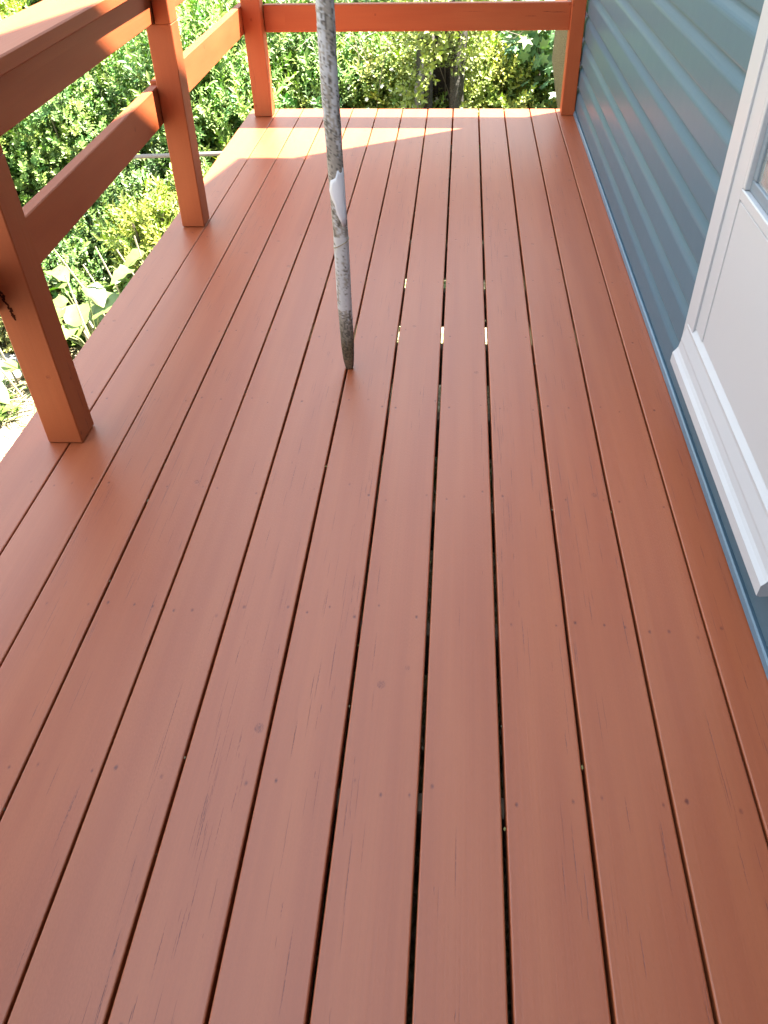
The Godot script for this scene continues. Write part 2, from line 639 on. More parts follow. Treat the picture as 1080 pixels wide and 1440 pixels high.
# ---------------- house on the right: a gable wall in blue-grey lap siding with a white door
func house() -> void:
	var h := thing("house", "house with blue-grey lap siding and a white door beside the deck", "house", V(3.8, -1.5, 0))
	var off := -h.position
	var wallm := plain(lin(0.066, 0.140, 0.200), 0.4, 0.02, 0.12)
	var white := plain(lin(0.46, 0.465, 0.485), 0.42, 0.02, 0.03)
	var put := func(n: String, st: SurfaceTool, m: Material, par: Node, tg := false) -> MeshInstance3D:
		var o := obj(n, st, m, par, tg)
		if par == h:
			o.position = off
		return o
	# body of the house: a gable prism. The roof falls towards the far end of the deck
	var slope := 0.55
	var eave := 3.28
	var roof_y := func(f: float) -> float:
		return eave + slope * (5.07 - absf(f))
	var st := begin()
	var prof := [Vector2(5.05, -1.7), Vector2(5.05, roof_y.call(5.05) - 0.17), Vector2(0, roof_y.call(0.01) - 0.17), Vector2(-4.955, roof_y.call(-4.955) - 0.17), Vector2(-4.955, -1.7)]
	var x0 := 0.688
	var x1 := 7.0
	var n := prof.size()
	for k in n:
		var a: Vector2 = prof[k]
		var b: Vector2 = prof[(k + 1) % n]
		var mid := (a + b) / 2 - Vector2(0, 0.5)
		face(st, [V(x0, a.y, a.x), V(x0, b.y, b.x), V(x1, b.y, b.x), V(x1, a.y, a.x)], [Vector2.ZERO, Vector2.RIGHT, Vector2.ONE, Vector2.DOWN], V(0, mid.y, mid.x))
	for x in [x0, x1]:
		var pts := []
		for p in prof:
			pts.append(V(x, p.y, p.x))
		face(st, pts, [Vector2.ZERO, Vector2.ZERO, Vector2.ZERO, Vector2.ZERO, Vector2.ZERO], Vector3(-1 if x == x0 else 1, 0, 0))
	put.call("wall", st, wallm, h)
	# roof: two slabs meeting at the ridge
	st = begin()
	for s in [1.0, -1.0]:
		var e := V(0, eave, 5.07 * s)
		var r := V(0, eave + slope * 5.07, 0)
		var ed := (r - e).normalized()
		var nn := Vector3(1, 0, 0).cross(ed).normalized()
		if nn.y < 0:
			nn = -nn
		var pts := []
		for x in [0.40, 7.1]:
			for q in [e, r, r - Vector3(0, 0.17, 0), e - nn * 0.14]:
				pts.append(q + Vector3(x, 0, 0))
		for fc in [[0, 1, 2, 3], [4, 5, 6, 7], [0, 1, 5, 4], [2, 3, 7, 6], [0, 3, 7, 4]]:
			var c := Vector3.ZERO
			var P := []
			for k in fc:
				P.append(pts[k]); c += pts[k] / 4
			var cc: Vector3 = (pts[0] + pts[6]) / 2
			face(st, P, [Vector2.ZERO, Vector2.RIGHT, Vector2.ONE, Vector2.DOWN], c - cc)
	put.call("roof", st, plain(lin(0.09, 0.085, 0.08), 0.9), h)
	# the wing that closes the deck's near end
	st = begin()
	cbox(st, V(-0.9, 0.6, -3.0), Vector3(1.58, 2.3, 1.6), 0.01)
	put.call("wing_wall", st, wallm, h)
	# lap siding, course by course. Door opening between f = 1.12 and f = 2.06
	var pitch := 0.1156
	var variants := []
	for k in 3:
		var s := 1.0 + (k - 1) * 0.03
		variants.append(plain(lin(0.068 * s, 0.130 * s, 0.174 * s), 0.38, 0.012, 0.06, 0.3))
	for i in range(0, 24):
		var y := 0.030 + pitch * i
		var fr := 5.02
		var pf := [Vector2(0.684, y - 0.004), Vector2(0.660, y - 0.004), Vector2(0.6568, y - 0.002), Vector2(0.6562, y + 0.002), Vector2(0.6567, y + 0.064), Vector2(0.6574, y + 0.070), Vector2(0.6590, y + 0.0755), Vector2(0.6618, y + 0.082), Vector2(0.6652, y + 0.0885), Vector2(0.6684, y + 0.0945), Vector2(0.6708, y + 0.100), Vector2(0.6722, y + 0.106), Vector2(0.6728, y + 0.1156), Vector2(0.684, y + 0.1156)]
		var spans := [[-2.6, 1.14], [2.045, fr]] if y > 0.10 and y < 2.1 else [[-2.6, fr]]
		for sp in spans:
			st = begin()
			sweep(st, pf, sp[0], sp[1])
			put.call("siding_course", st, variants[(i * 7) % 3], h)
	# the wall below the first course, the bent flashing at the deck, the white corner channel
	st = begin()
	sweep(st, [Vector2(0.655, 0.002), Vector2(0.647, 0.004), Vector2(0.649, 0.019), Vector2(0.653, 0.022), Vector2(0.668, 0.018), Vector2(0.684, 0.018), Vector2(0.684, 0.002)], -2.6, 5.03)
	put.call("base_flashing", st, plain(lin(0.10, 0.17, 0.23), 0.35, 0.03, 0.1), h)
	st = begin()
	cbox(st, V(0.667, 1.60, 5.053), Vector3(0.012, 1.6, 0.006), 0.002)
	cbox(st, V(0.6565, 1.60, 5.041), Vector3(0.0018, 1.6, 0.015), 0.0)
	put.call("corner_trim", st, plain(lin(0.52, 0.50, 0.58), 0.4), h)
	door(h, put, white)

func door(h: Node3D, put: Callable, white: Material) -> void:
	var seam := plain(lin(0.05, 0.05, 0.06), 0.8)
	# leaf of the door; its stile, panel and rails are set proud of it
	var st := begin()
	cbox(st, V(0.680, 1.16, 1.6), Vector3(0.0105, 1.02, 0.463), 0.002)
	var d: MeshInstance3D = put.call("door", st, seam, h)
	var sub := func(nm: String, m: Material, boxes: Array, bev := 0.0012, lab := "") -> void:
		var s := begin()
		for b in boxes:
			cbox(s, V((b[0] + b[1]) / 2, (b[2] + b[3]) / 2, (b[4] + b[5]) / 2), Vector3(absf(b[1] - b[0]) / 2, absf(b[3] - b[2]) / 2, absf(b[5] - b[4]) / 2), bev)
		put.call(nm, s, m, d)
	# frame: outer casing and stile, far side and near side
	sub.call("frame", white, [[0.640, 0.668, 0.150, 2.2, 1.982, 2.062]])
	sub.call("frame", white, [[0.640, 0.668, 0.150, 2.2, 1.135, 1.205]])
	sub.call("stile", white, [[0.6455, 0.668, 0.263, 2.18, 1.9105, 1.9817]])
	sub.call("stile", white, [[0.6455, 0.668, 0.263, 2.18, 1.2053, 1.3045]])
	sub.call("panel", white, [[0.6475, 0.668, 0.263, 0.622, 1.306, 1.9090]], 0.0015)
	# sill: a moulded sloping threshold
	st = begin()
	sweep(st, [Vector2(0.668, 0.2615), Vector2(0.6495, 0.2615), Vector2(0.6385, 0.247), Vector2(0.6385, 0.238), Vector2(0.631, 0.205), Vector2(0.631, 0.198), Vector2(0.628, 0.180), Vector2(0.6235, 0.172), Vector2(0.6165, 0.163), Vector2(0.6155, 0.136), Vector2(0.622, 0.134), Vector2(0.668, 0.140)], 1.140, 2.034)
	put.call("sill", st, white, d)
	# glazing: bead, grey inner frame, pane
	sub.call("glazing_bead", white, [[0.6445, 0.668, 0.626, 0.650, 1.306, 1.909]], 0.002)
	sub.call("glazing_bead", white, [[0.6445, 0.668, 0.651, 2.15, 1.893, 1.909]], 0.002)
	var grey := plain(lin(0.17, 0.21, 0.25), 0.5)
	sub.call("inner_frame", grey, [[0.656, 0.668, 0.651, 0.676, 1.306, 1.892]], 0.002)
	sub.call("inner_frame", grey, [[0.656, 0.668, 0.677, 2.15, 1.868, 1.892]], 0.002)
	var glass := plain(Color(0.8, 0.85, 0.85, 0.18), 0.02)
	glass.transparency = BaseMaterial3D.TRANSPARENCY_ALPHA
	sub.call("pane", glass, [[0.661, 0.664, 0.677, 2.15, 1.306, 1.867]], 0.0)
	var curtain := plain(lin(0.16, 0.075, 0.06), 0.9)
	sub.call("curtain", curtain, [[0.6672, 0.6682, 0.677, 2.15, 1.306, 1.867]], 0.0)

# ---------------- deck
func deck() -> void:
	var d := thing("deck", "terracotta red painted deck of long straight planks", "deck", V(-0.25, -0.2, 2.0))
	var off := -d.position
	var gap := 0.123391
	var gaps := {}
	var wid := {-9: 0.004, -8: 0.0040, -7: 0.0038, -6: 0.0042, -5: 0.0046, -4: 0.0052, -3: 0.0056, -2: 0.0064, -1: 0.0078, 0: 0.0078, 1: 0.0066, 2: 0.0052, 3: 0.0040, 4: 0.0}
	var wn := FastNoiseLite.new()
	wn.seed = 88
	wn.frequency = 0.9
	for i in range(-8, 5):
		# plank i lies left of gap i
		var xr: float = gap + 0.145 * i - wid[i] / 2
		var xl: float = gap + 0.145 * (i - 1) + wid[i - 1] / 2
		if i == 4:
			xr = 0.6535
		if i == -8:
			xl = -1.196
		var st := begin()
		var dy := rng.randf_range(-0.0006, 0.0006)
		var fe := 5.068 + rng.randf_range(-0.004, 0.004)
		var wob := func(q: Vector2, f: float) -> Vector2:
			return Vector2(signf(q.x) * 0.0011 * wn.get_noise_2d(f * 1.4, i * 10.0 + signf(q.x) * 3.0) , 0.0014 * wn.get_noise_2d(f * 0.5, i * 31.0))
		var r := 0.0032
		sweep(st, rounded_rect(xl, -0.036 + dy, xr, dy, r, 3), -1.3, fe, 30, wob, Vector2(-xl + 0.002, 1.3), 1.0)
		var o := obj("plank", st, paint[(i * 3 + 70) % 7], d)
		o.position = off
	# grit, old paint chips and plant bits caught in the gaps
	var dx := []
	var dc := []
	for i in 110:
		var gi := rng.randi_range(-7, 3)
		var x: float = gap + 0.145 * gi + rng.randfn(0, 0.0022)
		var f := rng.randf_range(0.2, 4.9)
		var sc := rng.randf_range(0.4, 1.3)
		dx.append(Transform3D(Basis.from_euler(Vector3(rng.randf() * 6, rng.randf() * 6, rng.randf() * 6)).scaled(Vector3(1, 0.6, rng.randf_range(1, 3)) * sc * 0.0016), V(x, rng.randf_range(-0.008, -0.0015), f)))
		var t := rng.randf()
		var cc := Vector3(0.20, 0.17, 0.10) if t < 0.35 else (Vector3(0.06, 0.05, 0.035) if t < 0.8 else Vector3(0.16, 0.15, 0.05))
		dc.append(Color(cc.x, cc.y, cc.z))
	var bit := begin()
	cbox(bit, Vector3.ZERO, Vector3.ONE, 0.3)
	var dm := StandardMaterial3D.new()
	dm.vertex_color_use_as_albedo = true
	dm.roughness = 0.9
	var deb := scatter("debris", dx, dc, bit.commit(), dm, d)
	deb.position = off
	# framing under the planks
	var wood := mottled([[0.0, lin(0.10, 0.07, 0.045)], [1.0, lin(0.2, 0.15, 0.1)]], 0.02, 2.0)
	for k in 14:
		var f := -0.88 + 0.41 * k
		if f > 4.9:
			break
		var st := begin()
		beam(st, V(-1.14, -0.108, f), V(0.64, -0.108, f), 0.04, 0.14)
		obj("joist", st, wood, d).position = off
	for e in [[V(-1.165, -0.108, -1.25), V(-1.165, -0.108, 5.02)], [V(0.66, -0.108, -1.25), V(0.66, -0.108, 5.02)]]:
		var st := begin()
		beam(st, e[0], e[1], 0.038, 0.14)
		obj("rim_beam", st, paint_post, d).position = off
	for e in [[V(-1.145, -0.108, 5.02), V(0.64, -0.108, 5.02)]]:
		var st := begin()
		beam(st, e[0], e[1], 0.038, 0.14)
		obj("rim_beam", st, paint_post, d).position = off
	for k in 9:
		var st := begin()
		var f0 := -1.2 + 0.69 * k
		cbox(st, V(-1.12, -0.86, f0 + 0.34), Vector3(0.009, 0.66, 0.341), 0.002)
		obj("skirt_board", st, wood, d).position = off
	for p in [[-1.08, 4.8], [-1.08, 1.6], [0.5, 4.8], [-1.08, -1.0]]:
		var st := begin()
		beam(st, V(p[0], -1.65, p[1]), V(p[0], -0.18, p[1]), 0.1, 0.1)
		obj("support_post", st, wood, d).position = off

# ---------------- railing
func railing() -> void:
	var R := thing("deck_railing", "red painted timber railing round the open sides of the deck", "railing", V(-1.09, 0, 1.79))
	var off := -R.position
	var put := func(n: String, st: SurfaceTool, lab := "") -> MeshInstance3D:
		var o := obj(n, st, paint_post, R)
		o.position = off
		if lab != "":
			o.set_meta("label", lab)
		return o
	# posts: lower part full size, upper part notched on its outer side for the top rail
	var posts := [[-1.096, -0.997, 1.748, 1.840, 0.0, -0.022], [-1.132, -1.038, 3.286, 3.380, 0.0, 0.0], [-1.147, -1.046, 4.902, 4.995, 0.0, -0.016], [-1.06, -0.965, 0.12, 0.215, 0.0, 0.0], [0.580, 0.6535, 4.930, 5.02, 0.0, -0.012]]
	for p in posts:
		var st := begin()
		var w: float = p[1] - p[0]
		var dd: float = p[3] - p[2]
		var notch: float = 0.742 if p[0] < 0 else 0.861
		var lean := func(y: float) -> float:
			return p[5] * y
		var cx: float = (p[0] + p[1]) / 2
		var cz: float = (p[2] + p[3]) / 2
		beam(st, V(cx + lean.call(0.0), 0.0015, cz), V(cx + lean.call(notch), notch, cz), dd, w, 0.003, Vector2(p[2], p[2] * 0.37))
		if p[0] < 0:
			beam(st, V(cx + 0.018 + lean.call(notch), notch - 0.001, cz), V(cx + 0.018 + lean.call(0.861), 0.861, cz), dd, w - 0.036, 0.003, Vector2(p[2], p[2] * 0.37))
		put.call("post", st)
	# outer line of the posts, where the rails are nailed on
	var ox := func(f: float) -> float:
		if f < 1.79:
			return lerpf(-1.062, -1.099, (f - 0.16) / 1.63)
		if f < 3.33:
			return lerpf(-1.099, -1.135, (f - 1.79) / 1.54)
		return lerpf(-1.135, -1.155, (f - 3.33) / 1.6)
	var bays := [[-1.1, 0.165], [0.168, 1.79], [1.793, 3.33], [3.333, 5.035]]
	for i in bays.size():
		var b: Array = bays[i]
		var y0: float = [0.40, 0.40, 0.398, 0.414][i]
		var y1: float = [0.40, 0.40, 0.402, 0.410][i]
		var st := begin()
		beam(st, V(ox.call(b[0]) - 0.019, y0 + 0.066, b[0]), V(ox.call(b[1]) - 0.019, y1 + 0.066, b[1]), 0.037, 0.132, 0.003, Vector2(i * 0.31, i * 0.53))
		put.call("middle_rail", st)
		st = begin()
		beam(st, V(ox.call(b[0]) + 0.0165, 0.804, b[0]), V(ox.call(b[1]) + 0.0165, 0.804, b[1]), 0.036, 0.119, 0.003, Vector2(i * 0.4 + 0.2, i * 0.3))
		put.call("top_rail", st)
	# cap board in two lengths
	for b in [[-1.1, 1.79], [1.793, 5.04]]:
		var st := begin()
		beam(st, V(ox.call(b[0]) - 0.033, 0.8825, b[0]), V(ox.call(b[1]) - 0.033, 0.8825, b[1]), 0.184, 0.039, 0.004, Vector2(b[0], 0.1))
		put.call("cap_rail", st)
	for b in [[0.8825, 0.17, 0.039, 5.015, "cap_rail"], [0.802, 0.036, 0.119, 5.042, "top_rail"]]:
		var st := begin()
		beam(st, V(-1.055 if b[2] < 0.1 else -1.11, b[0], b[3]), V(0.64, b[0], b[3]), b[1], b[2], 0.003, Vector2(0.15, b[0]))
		put.call(b[4], st)
	# the rail across the far end, behind the posts' faces
	var st := begin()
	beam(st, V(-1.05, 0.474, 4.988), V(0.576, 0.474, 4.988), 0.05, 0.128, 0.004, Vector2(0.05, 0.7))
	put.call("end_rail", st)
	# knot on the near post, where the wood has split out
	st = begin()
	var kr := RandomNumberGenerator.new()
	kr.seed = 3
	for i in 16:
		var t := i / 15.0
		var p := V(-1.084 + 0.016 * t + kr.randfn(0, 0.0022), 0.452 - t * 0.075, 1.7478)
		var s := kr.randf_range(0.0012, 0.0036)
		cbox(st, Vector3.ZERO, Vector3(s, s * 1.6, 0.001), 0.0005, Transform3D(Basis(Vector3(0, 0, 1), 0.2 + kr.randfn(0, 0.5)), p))
	obj("knot", st, plain(lin(0.045, 0.010, 0.005), 0.9, 0.0, 0.3, 0.15), R).position = off

# ---------------- the weathered pole standing on the deck
func prop_pole() -> void:
	var P := thing("wooden_pole", "weathered grey pole with peeling white paint standing on the deck", "pole", V(-0.305, 0, 2.184))
	var r := RandomNumberGenerator.new()
	r.seed = 12
	var ys := [0.0, 0.006, 0.03, 0.08, 0.2, 0.43, 0.6, 0.8, 1.0, 1.4, 1.9, 2.35]
	var rs := [0.0105, 0.0130, 0.0165, 0.0196, 0.0203, 0.0204, 0.0208, 0.0214, 0.0216, 0.0216, 0.0214, 0.021]
	var cx := [0.001, 0.001, 0.0, -0.001, -0.003, -0.003, -0.007, -0.010, -0.010, -0.012, -0.016, -0.02]
	var H := 2.35
	var rows := 640
	var sides := 30
	var nz := FastNoiseLite.new()
	nz.seed = 4
	nz.frequency = 1.0
	var at := func(arr: Array, y: float) -> float:
		for i in range(1, ys.size()):
			if y <= ys[i]:
				return lerpf(arr[i - 1], arr[i], (y - ys[i - 1]) / (ys[i] - ys[i - 1]))
		return arr[-1]
	# paint mask: 1 where the white paint still holds. a = angle round the pole, 0 towards +x, PI/2 towards the camera
	var paintk := func(y: float, a: float) -> float:
		var u := cos(a)
		var w := sin(a)
		var n: float = nz.get_noise_3d(u * 1.1, y * 9.0, w * 1.1) * 0.8 + nz.get_noise_3d(u * 8.0, y * 90.0, w * 8.0) * 0.75
		var cover := 0.12
		if y < 0.20:
			cover = lerpf(-1.1, -0.05, clampf((y - 0.07) / 0.13, 0, 1)) - 0.25 * u * -1.0
		elif y < 0.42:
			cover = 0.22
		elif y < 0.52:
			cover = -0.25
		elif y < 0.66:
			cover = -0.5
		elif y < 1.1:
			cover = -0.06
		return n + cover
	var st := begin()
	var V3 := []
	for j in rows + 1:
		var t := float(j) / rows
		var y := H * pow(t, 1.25)
		var ring := []
		for k in sides + 1:
			var a := TAU * (k % sides) / sides
			var pk: float = paintk.call(y, a)
			var rad: float = at.call(rs, y)
			var sq := pow(pow(absf(cos(a)), 4.0) + pow(absf(sin(a)), 4.0), -0.25)
			rad *= lerpf(1.0, sq, 0.45)
			var flake := 0.0007 if pk > 0 else 0.0
			rad += flake + 0.0006 * nz.get_noise_3d(cos(a) * 4.0, y * 6.0, sin(a) * 4.0)
			var pos := Vector3(at.call(cx, y) + cos(a) * rad, y + 0.001, sin(a) * rad)
			var woodn: float = nz.get_noise_3d(cos(a) * 9.0, y * 14.0, sin(a) * 9.0) * 0.5 + 0.5
			var fine: float = nz.get_noise_3d(cos(a) * 17.0, y * 130.0, sin(a) * 17.0) * 0.5 + 0.5
			var c: Color
			var wood := Vector3(0.25, 0.205, 0.165).lerp(Vector3(0.47, 0.425, 0.385), woodn) * lerpf(0.50, 1.15, fine)
			if y < 0.22:
				var moss := Vector3(0.035, 0.026, 0.013).lerp(Vector3(0.26, 0.19, 0.115), pow(fine, 2.0) * woodn * 1.7)
				if y < 0.035:
					moss = Vector3(0.16, 0.10, 0.06) * lerpf(0.6, 1.1, fine)
				wood = wood.lerp(moss, clampf((0.17 - y) * 9.0 + (woodn - 0.5) * 1.6 + 0.12, 0, 1))
			if woodn * fine < 0.19:
				wood *= 0.42
			if pk > 0.0:
				var pv := Vector3(0.56, 0.545, 0.56) * lerpf(0.82, 1.0, woodn)
				if pk < 0.18:
					pv *= lerpf(0.72, 1.0, pk / 0.18)
				c = Color(pv.x, pv.y, pv.z)
			else:
				c = Color(wood.x, wood.y, wood.z)
			ring.append([pos, c, Vector2(float(k) / sides, y)])
		V3.append(ring)
	for j in rows:
		for k in sides:
			for q in [[j, k], [j + 1, k + 1], [j + 1, k], [j, k], [j, k + 1], [j + 1, k + 1]]:
				var v: Array = V3[q[0]][q[1]]
				st.set_color(v[1])
				st.set_uv(v[2])
				st.add_vertex(v[0])
	for e in [0, rows]:
		for k in range(1, sides - 1):
			for q in [0, k, k + 1]:
				st.set_color(V3[e][q][1])
				st.set_uv(V3[e][q][2])
				st.add_vertex(V3[e][q][0])
	st.generate_normals()
	var m := StandardMaterial3D.new()
	m.vertex_color_use_as_albedo = true
	m.roughness = 0.75
	var o := obj("shaft", st, m, P, false)
	# the one big flake of white paint that is left, and the string tied round the pole
	st = begin()
	var pts := [Vector2(0.13, 0.605), Vector2(0.50, 0.600), Vector2(0.62, 0.582), Vector2(0.88, 0.575), Vector2(1.02, 0.548), Vector2(0.9, 0.525), Vector2(0.76, 0.512), Vector2(0.70, 0.488), Vector2(0.55, 0.470), Vector2(0.42, 0.452), Vector2(0.25, 0.455), Vector2(0.12, 0.5)]
	var cen := Vector2(0.45, 0.54)
	var onp := func(p: Vector2, e: float) -> Vector3:
		var a := PI / 2 * (1.75 - 1.5 * (1.0 - p.x)) - 0.30
		var rad: float = at.call(rs, p.y)
		var sq := pow(pow(absf(cos(a)), 4.0) + pow(absf(sin(a)), 4.0), -0.25)
		rad = rad * lerpf(1.0, sq, 0.45) + e
		return Vector3(at.call(cx, p.y) + cos(a) * rad, p.y, sin(a) * rad)
	for i in pts.size():
		var a: Vector2 = pts[i]
		var b: Vector2 = pts[(i + 1) % pts.size()]
		for k in 4:
			var a0 := cen.lerp(a, k / 4.0)
			var a1 := cen.lerp(a, (k + 1) / 4.0)
			var b0 := cen.lerp(b, k / 4.0)
			var b1 := cen.lerp(b, (k + 1) / 4.0)
			for p in [a0, a1, b1, a0, b1, b0]:
				st.add_vertex(onp.call(p, 0.0018))
		for p in [[a, 0.0018], [a, 0.0002], [b, 0.0002], [a, 0.0018], [b, 0.0002], [b, 0.0018]]:
			st.add_vertex(onp.call(p[0], p[1]))
	st.generate_normals()
	obj("paint_flake", st, plain(lin(0.66, 0.65, 0.70), 0.5), P, false)
	st = begin()
	var sp := []
	var sr := []
	for k in 25:
		var a := TAU * k / 24.0
		var y := 0.40 + 0.012 * cos(a)
		var rad: float = at.call(rs, y)
		var sq := pow(pow(absf(cos(a)), 4.0) + pow(absf(sin(a)), 4.0), -0.25)
		rad = rad * lerpf(1.0, sq, 0.45) + 0.0016
		sp.append(Vector3(at.call(cx, y) + cos(a) * rad, y, sin(a) * rad))
		sr.append(0.0013)
	tube(st, sp, sr, 6)
	obj("string", st, plain(lin(0.30, 0.23, 0.15), 0.9), P, false)

# ---------------- plants beyond the deck
func plants() -> void:
	var G := leaf_mat(Color(0.42, 0.55, 0.14), 0.55)
	var GY := leaf_mat(Color(0.55, 0.62, 0.14), 0.55)
	var GD := leaf_mat(Color(0.30, 0.42, 0.14), 0.5)
	var mid := Vector3(0.145, 0.23, 0.052)
	var yel := Vector3(0.26, 0.31, 0.05)
	var dark := Vector3(0.11, 0.185, 0.045)
	var blue := Vector3(0.15, 0.25, 0.11)
	var row := "shrubs growing beyond the deck railing"
	var B := func(n: String, lab: String, x: float, f: float, h: float, rad: float, kind: String, cnt: int, c: Vector3, m: Material, sd: int, sc := 1.0, cat := "shrub") -> void:
		shrub(n, lab, cat, V(x, gy(x, f) - 0.02, f), h, rad, kind, int(cnt * 0.85), c, m, sd, row, 13, sc)
	# left of the deck, near to far
	B.call("leafy_shrub", "dense mid-green shrub filling the view between the near and middle posts", -3.05, 6.7, 1.75, 1.15, "oval", 8280, mid, G, 31, 0.66)
	B.call("leafy_shrub", "pale-topped small-leaved shrub behind the near railing post", -4.1, 6.2, 1.8, 1.15, "oval", 7819, mid * 1.15, G, 32, 0.66)
	B.call("leafy_shrub", "dark green shrub low behind the middle rail, left of the middle post", -2.35, 6.1, 1.15, 0.75, "oval", 4370, dark, GD, 33, 0.66)
	B.call("leafy_shrub", "bright shrub with lance leaves between the middle and corner posts", -1.95, 6.9, 1.95, 0.85, "shoot", 3740, mid * 1.1, G, 34, 0.71)
	B.call("leafy_shrub", "light green shrub with upright shoots right of the corner post", -1.12, 7.3, 1.75, 0.72, "shoot", 3230, mid * 1.2, G, 35, 0.68)
	B.call("leafy_shrub", "tall shrub far behind the cap rail in the upper left", -6.0, 9.5, 2.2, 1.7, "oval", 7359, yel, GY, 36, 0.89)
	B.call("leafy_shrub", "shaded dark shrub in the gap right of the pole", -0.86, 8.6, 1.7, 0.7, "oval", 3449, dark, GD, 37, 0.73)
	B.call("flowering_shrub", "yellow-green shrub with tiny pale blossoms beyond the end rail", -0.52, 7.0, 1.42, 0.52, "fine", 2990, yel, GY, 38, 1.12)
	B.call("flowering_shrub", "wiry yellow-green shrub right of the dark hollow trunk", 0.28, 7.2, 1.5, 0.50, "fine", 2600, yel * 0.9, GY, 39, 1.12)
	B.call("broad_leaved_shrub", "blue-green maple-like shrub beside the right end post", 0.72, 7.2, 1.85, 0.62, "broad", 855, blue, G, 40, 0.85)
	# the row behind
	B.call("leafy_shrub", "large shrub behind the middle post, furthest row", -3.2, 9.6, 2.1, 1.5, "oval", 6899, mid * 1.05, G, 41, 0.86)
	B.call("leafy_shrub", "dark large shrub behind the corner post, furthest row", -1.6, 10.4, 2.0, 1.2, "oval", 5520, dark, GD, 42, 0.86)
	B.call("leafy_shrub", "broad shrub above the end rail near its middle", 0.0, 10.6, 1.8, 1.3, "oval", 5979, mid, G, 43, 0.86)
	B.call("leafy_shrub", "broad shrub behind the maple-like leaves, furthest row", 1.7, 10.0, 2.1, 1.3, "oval", 5979, mid * 1.1, G, 44, 0.86)
	B.call("leafy_shrub", "big shrub behind all others on the far left", -5.0, 12.5, 2.6, 2.0, "oval", 6899, mid, G, 45, 1.12)
	B.call("leafy_shrub", "tall pale shrub at the very back beyond the corner post", -1.9, 13.6, 2.2, 2.0, "oval", 6439, yel, GY, 46, 1.19)
	B.call("leafy_shrub", "tall shrub at the very back beyond the right end post", 1.6, 13.6, 2.4, 2.0, "oval", 6439, mid, G, 47, 1.19)
	B.call("leafy_shrub", "shrub at the far left edge, nearest the lawn corner", -5.7, 6.9, 1.6, 1.3, "oval", 6439, mid * 1.1, G, 48, 0.76)
	B.call("small_shrub", "little yellow-green shrub by the deck edge before the middle post", -2.05, 5.25, 0.95, 0.38, "shoot", 884, yel, GY, 49, 0.56)
	B.call("small_shrub", "low dark bush under the middle rail by the big leaves", -2.75, 5.45, 0.75, 0.5, "oval", 2070, dark * 1.2, GD, 50, 0.59)
	B.call("small_shrub", "grassy yellow bush below the deck edge right of the middle post", -1.75, 5.6, 1.0, 0.45, "shoot", 1105, yel, GY, 51, 0.60)
	B.call("small_shrub", "low olive bush behind the near post's right edge", -3.0, 5.0, 0.55, 0.4, "fine", 910, Vector3(0.14, 0.14, 0.04), GY, 52, 0.99)
	# white blossoms on the yellow-green shrub are part of it
	var fl := get_node("flowering_shrub")
	var r := RandomNumberGenerator.new()
	r.seed = 77
	var st := begin()
	for k in 5:
		var a := TAU * k / 5
		leaf(st, Vector3.ZERO, Vector3(cos(a), 0.3, sin(a)), Vector3.UP, 0.012, 0.011, Color.WHITE, 0.1)
	st.generate_normals()
	var xf := []
	var cs := []
	for i in 420:
		var d := Vector3(r.randfn(0, 1), r.randfn(0.2, 0.8), r.randfn(0, 1)).normalized()
		var p := Vector3(0, 0.85, 0) + d * Vector3(0.55, 0.62, 0.55) * r.randf_range(0.85, 1.05)
		var x := d.cross(Vector3(0.3, 1, 0.2)).normalized()
		xf.append(Transform3D(Basis(x, d, x.cross(d)).scaled(Vector3.ONE * r.randf_range(0.8, 1.5)), p))
		cs.append(Color(0.7, 0.68, 0.55))
	scatter("blossom", xf, cs, st.commit(), leaf_mat(Color(0.4, 0.4, 0.3)), fl)
	back_trees(G)
	trunks()
	big_leaves()
	stones()
	ground_cover()

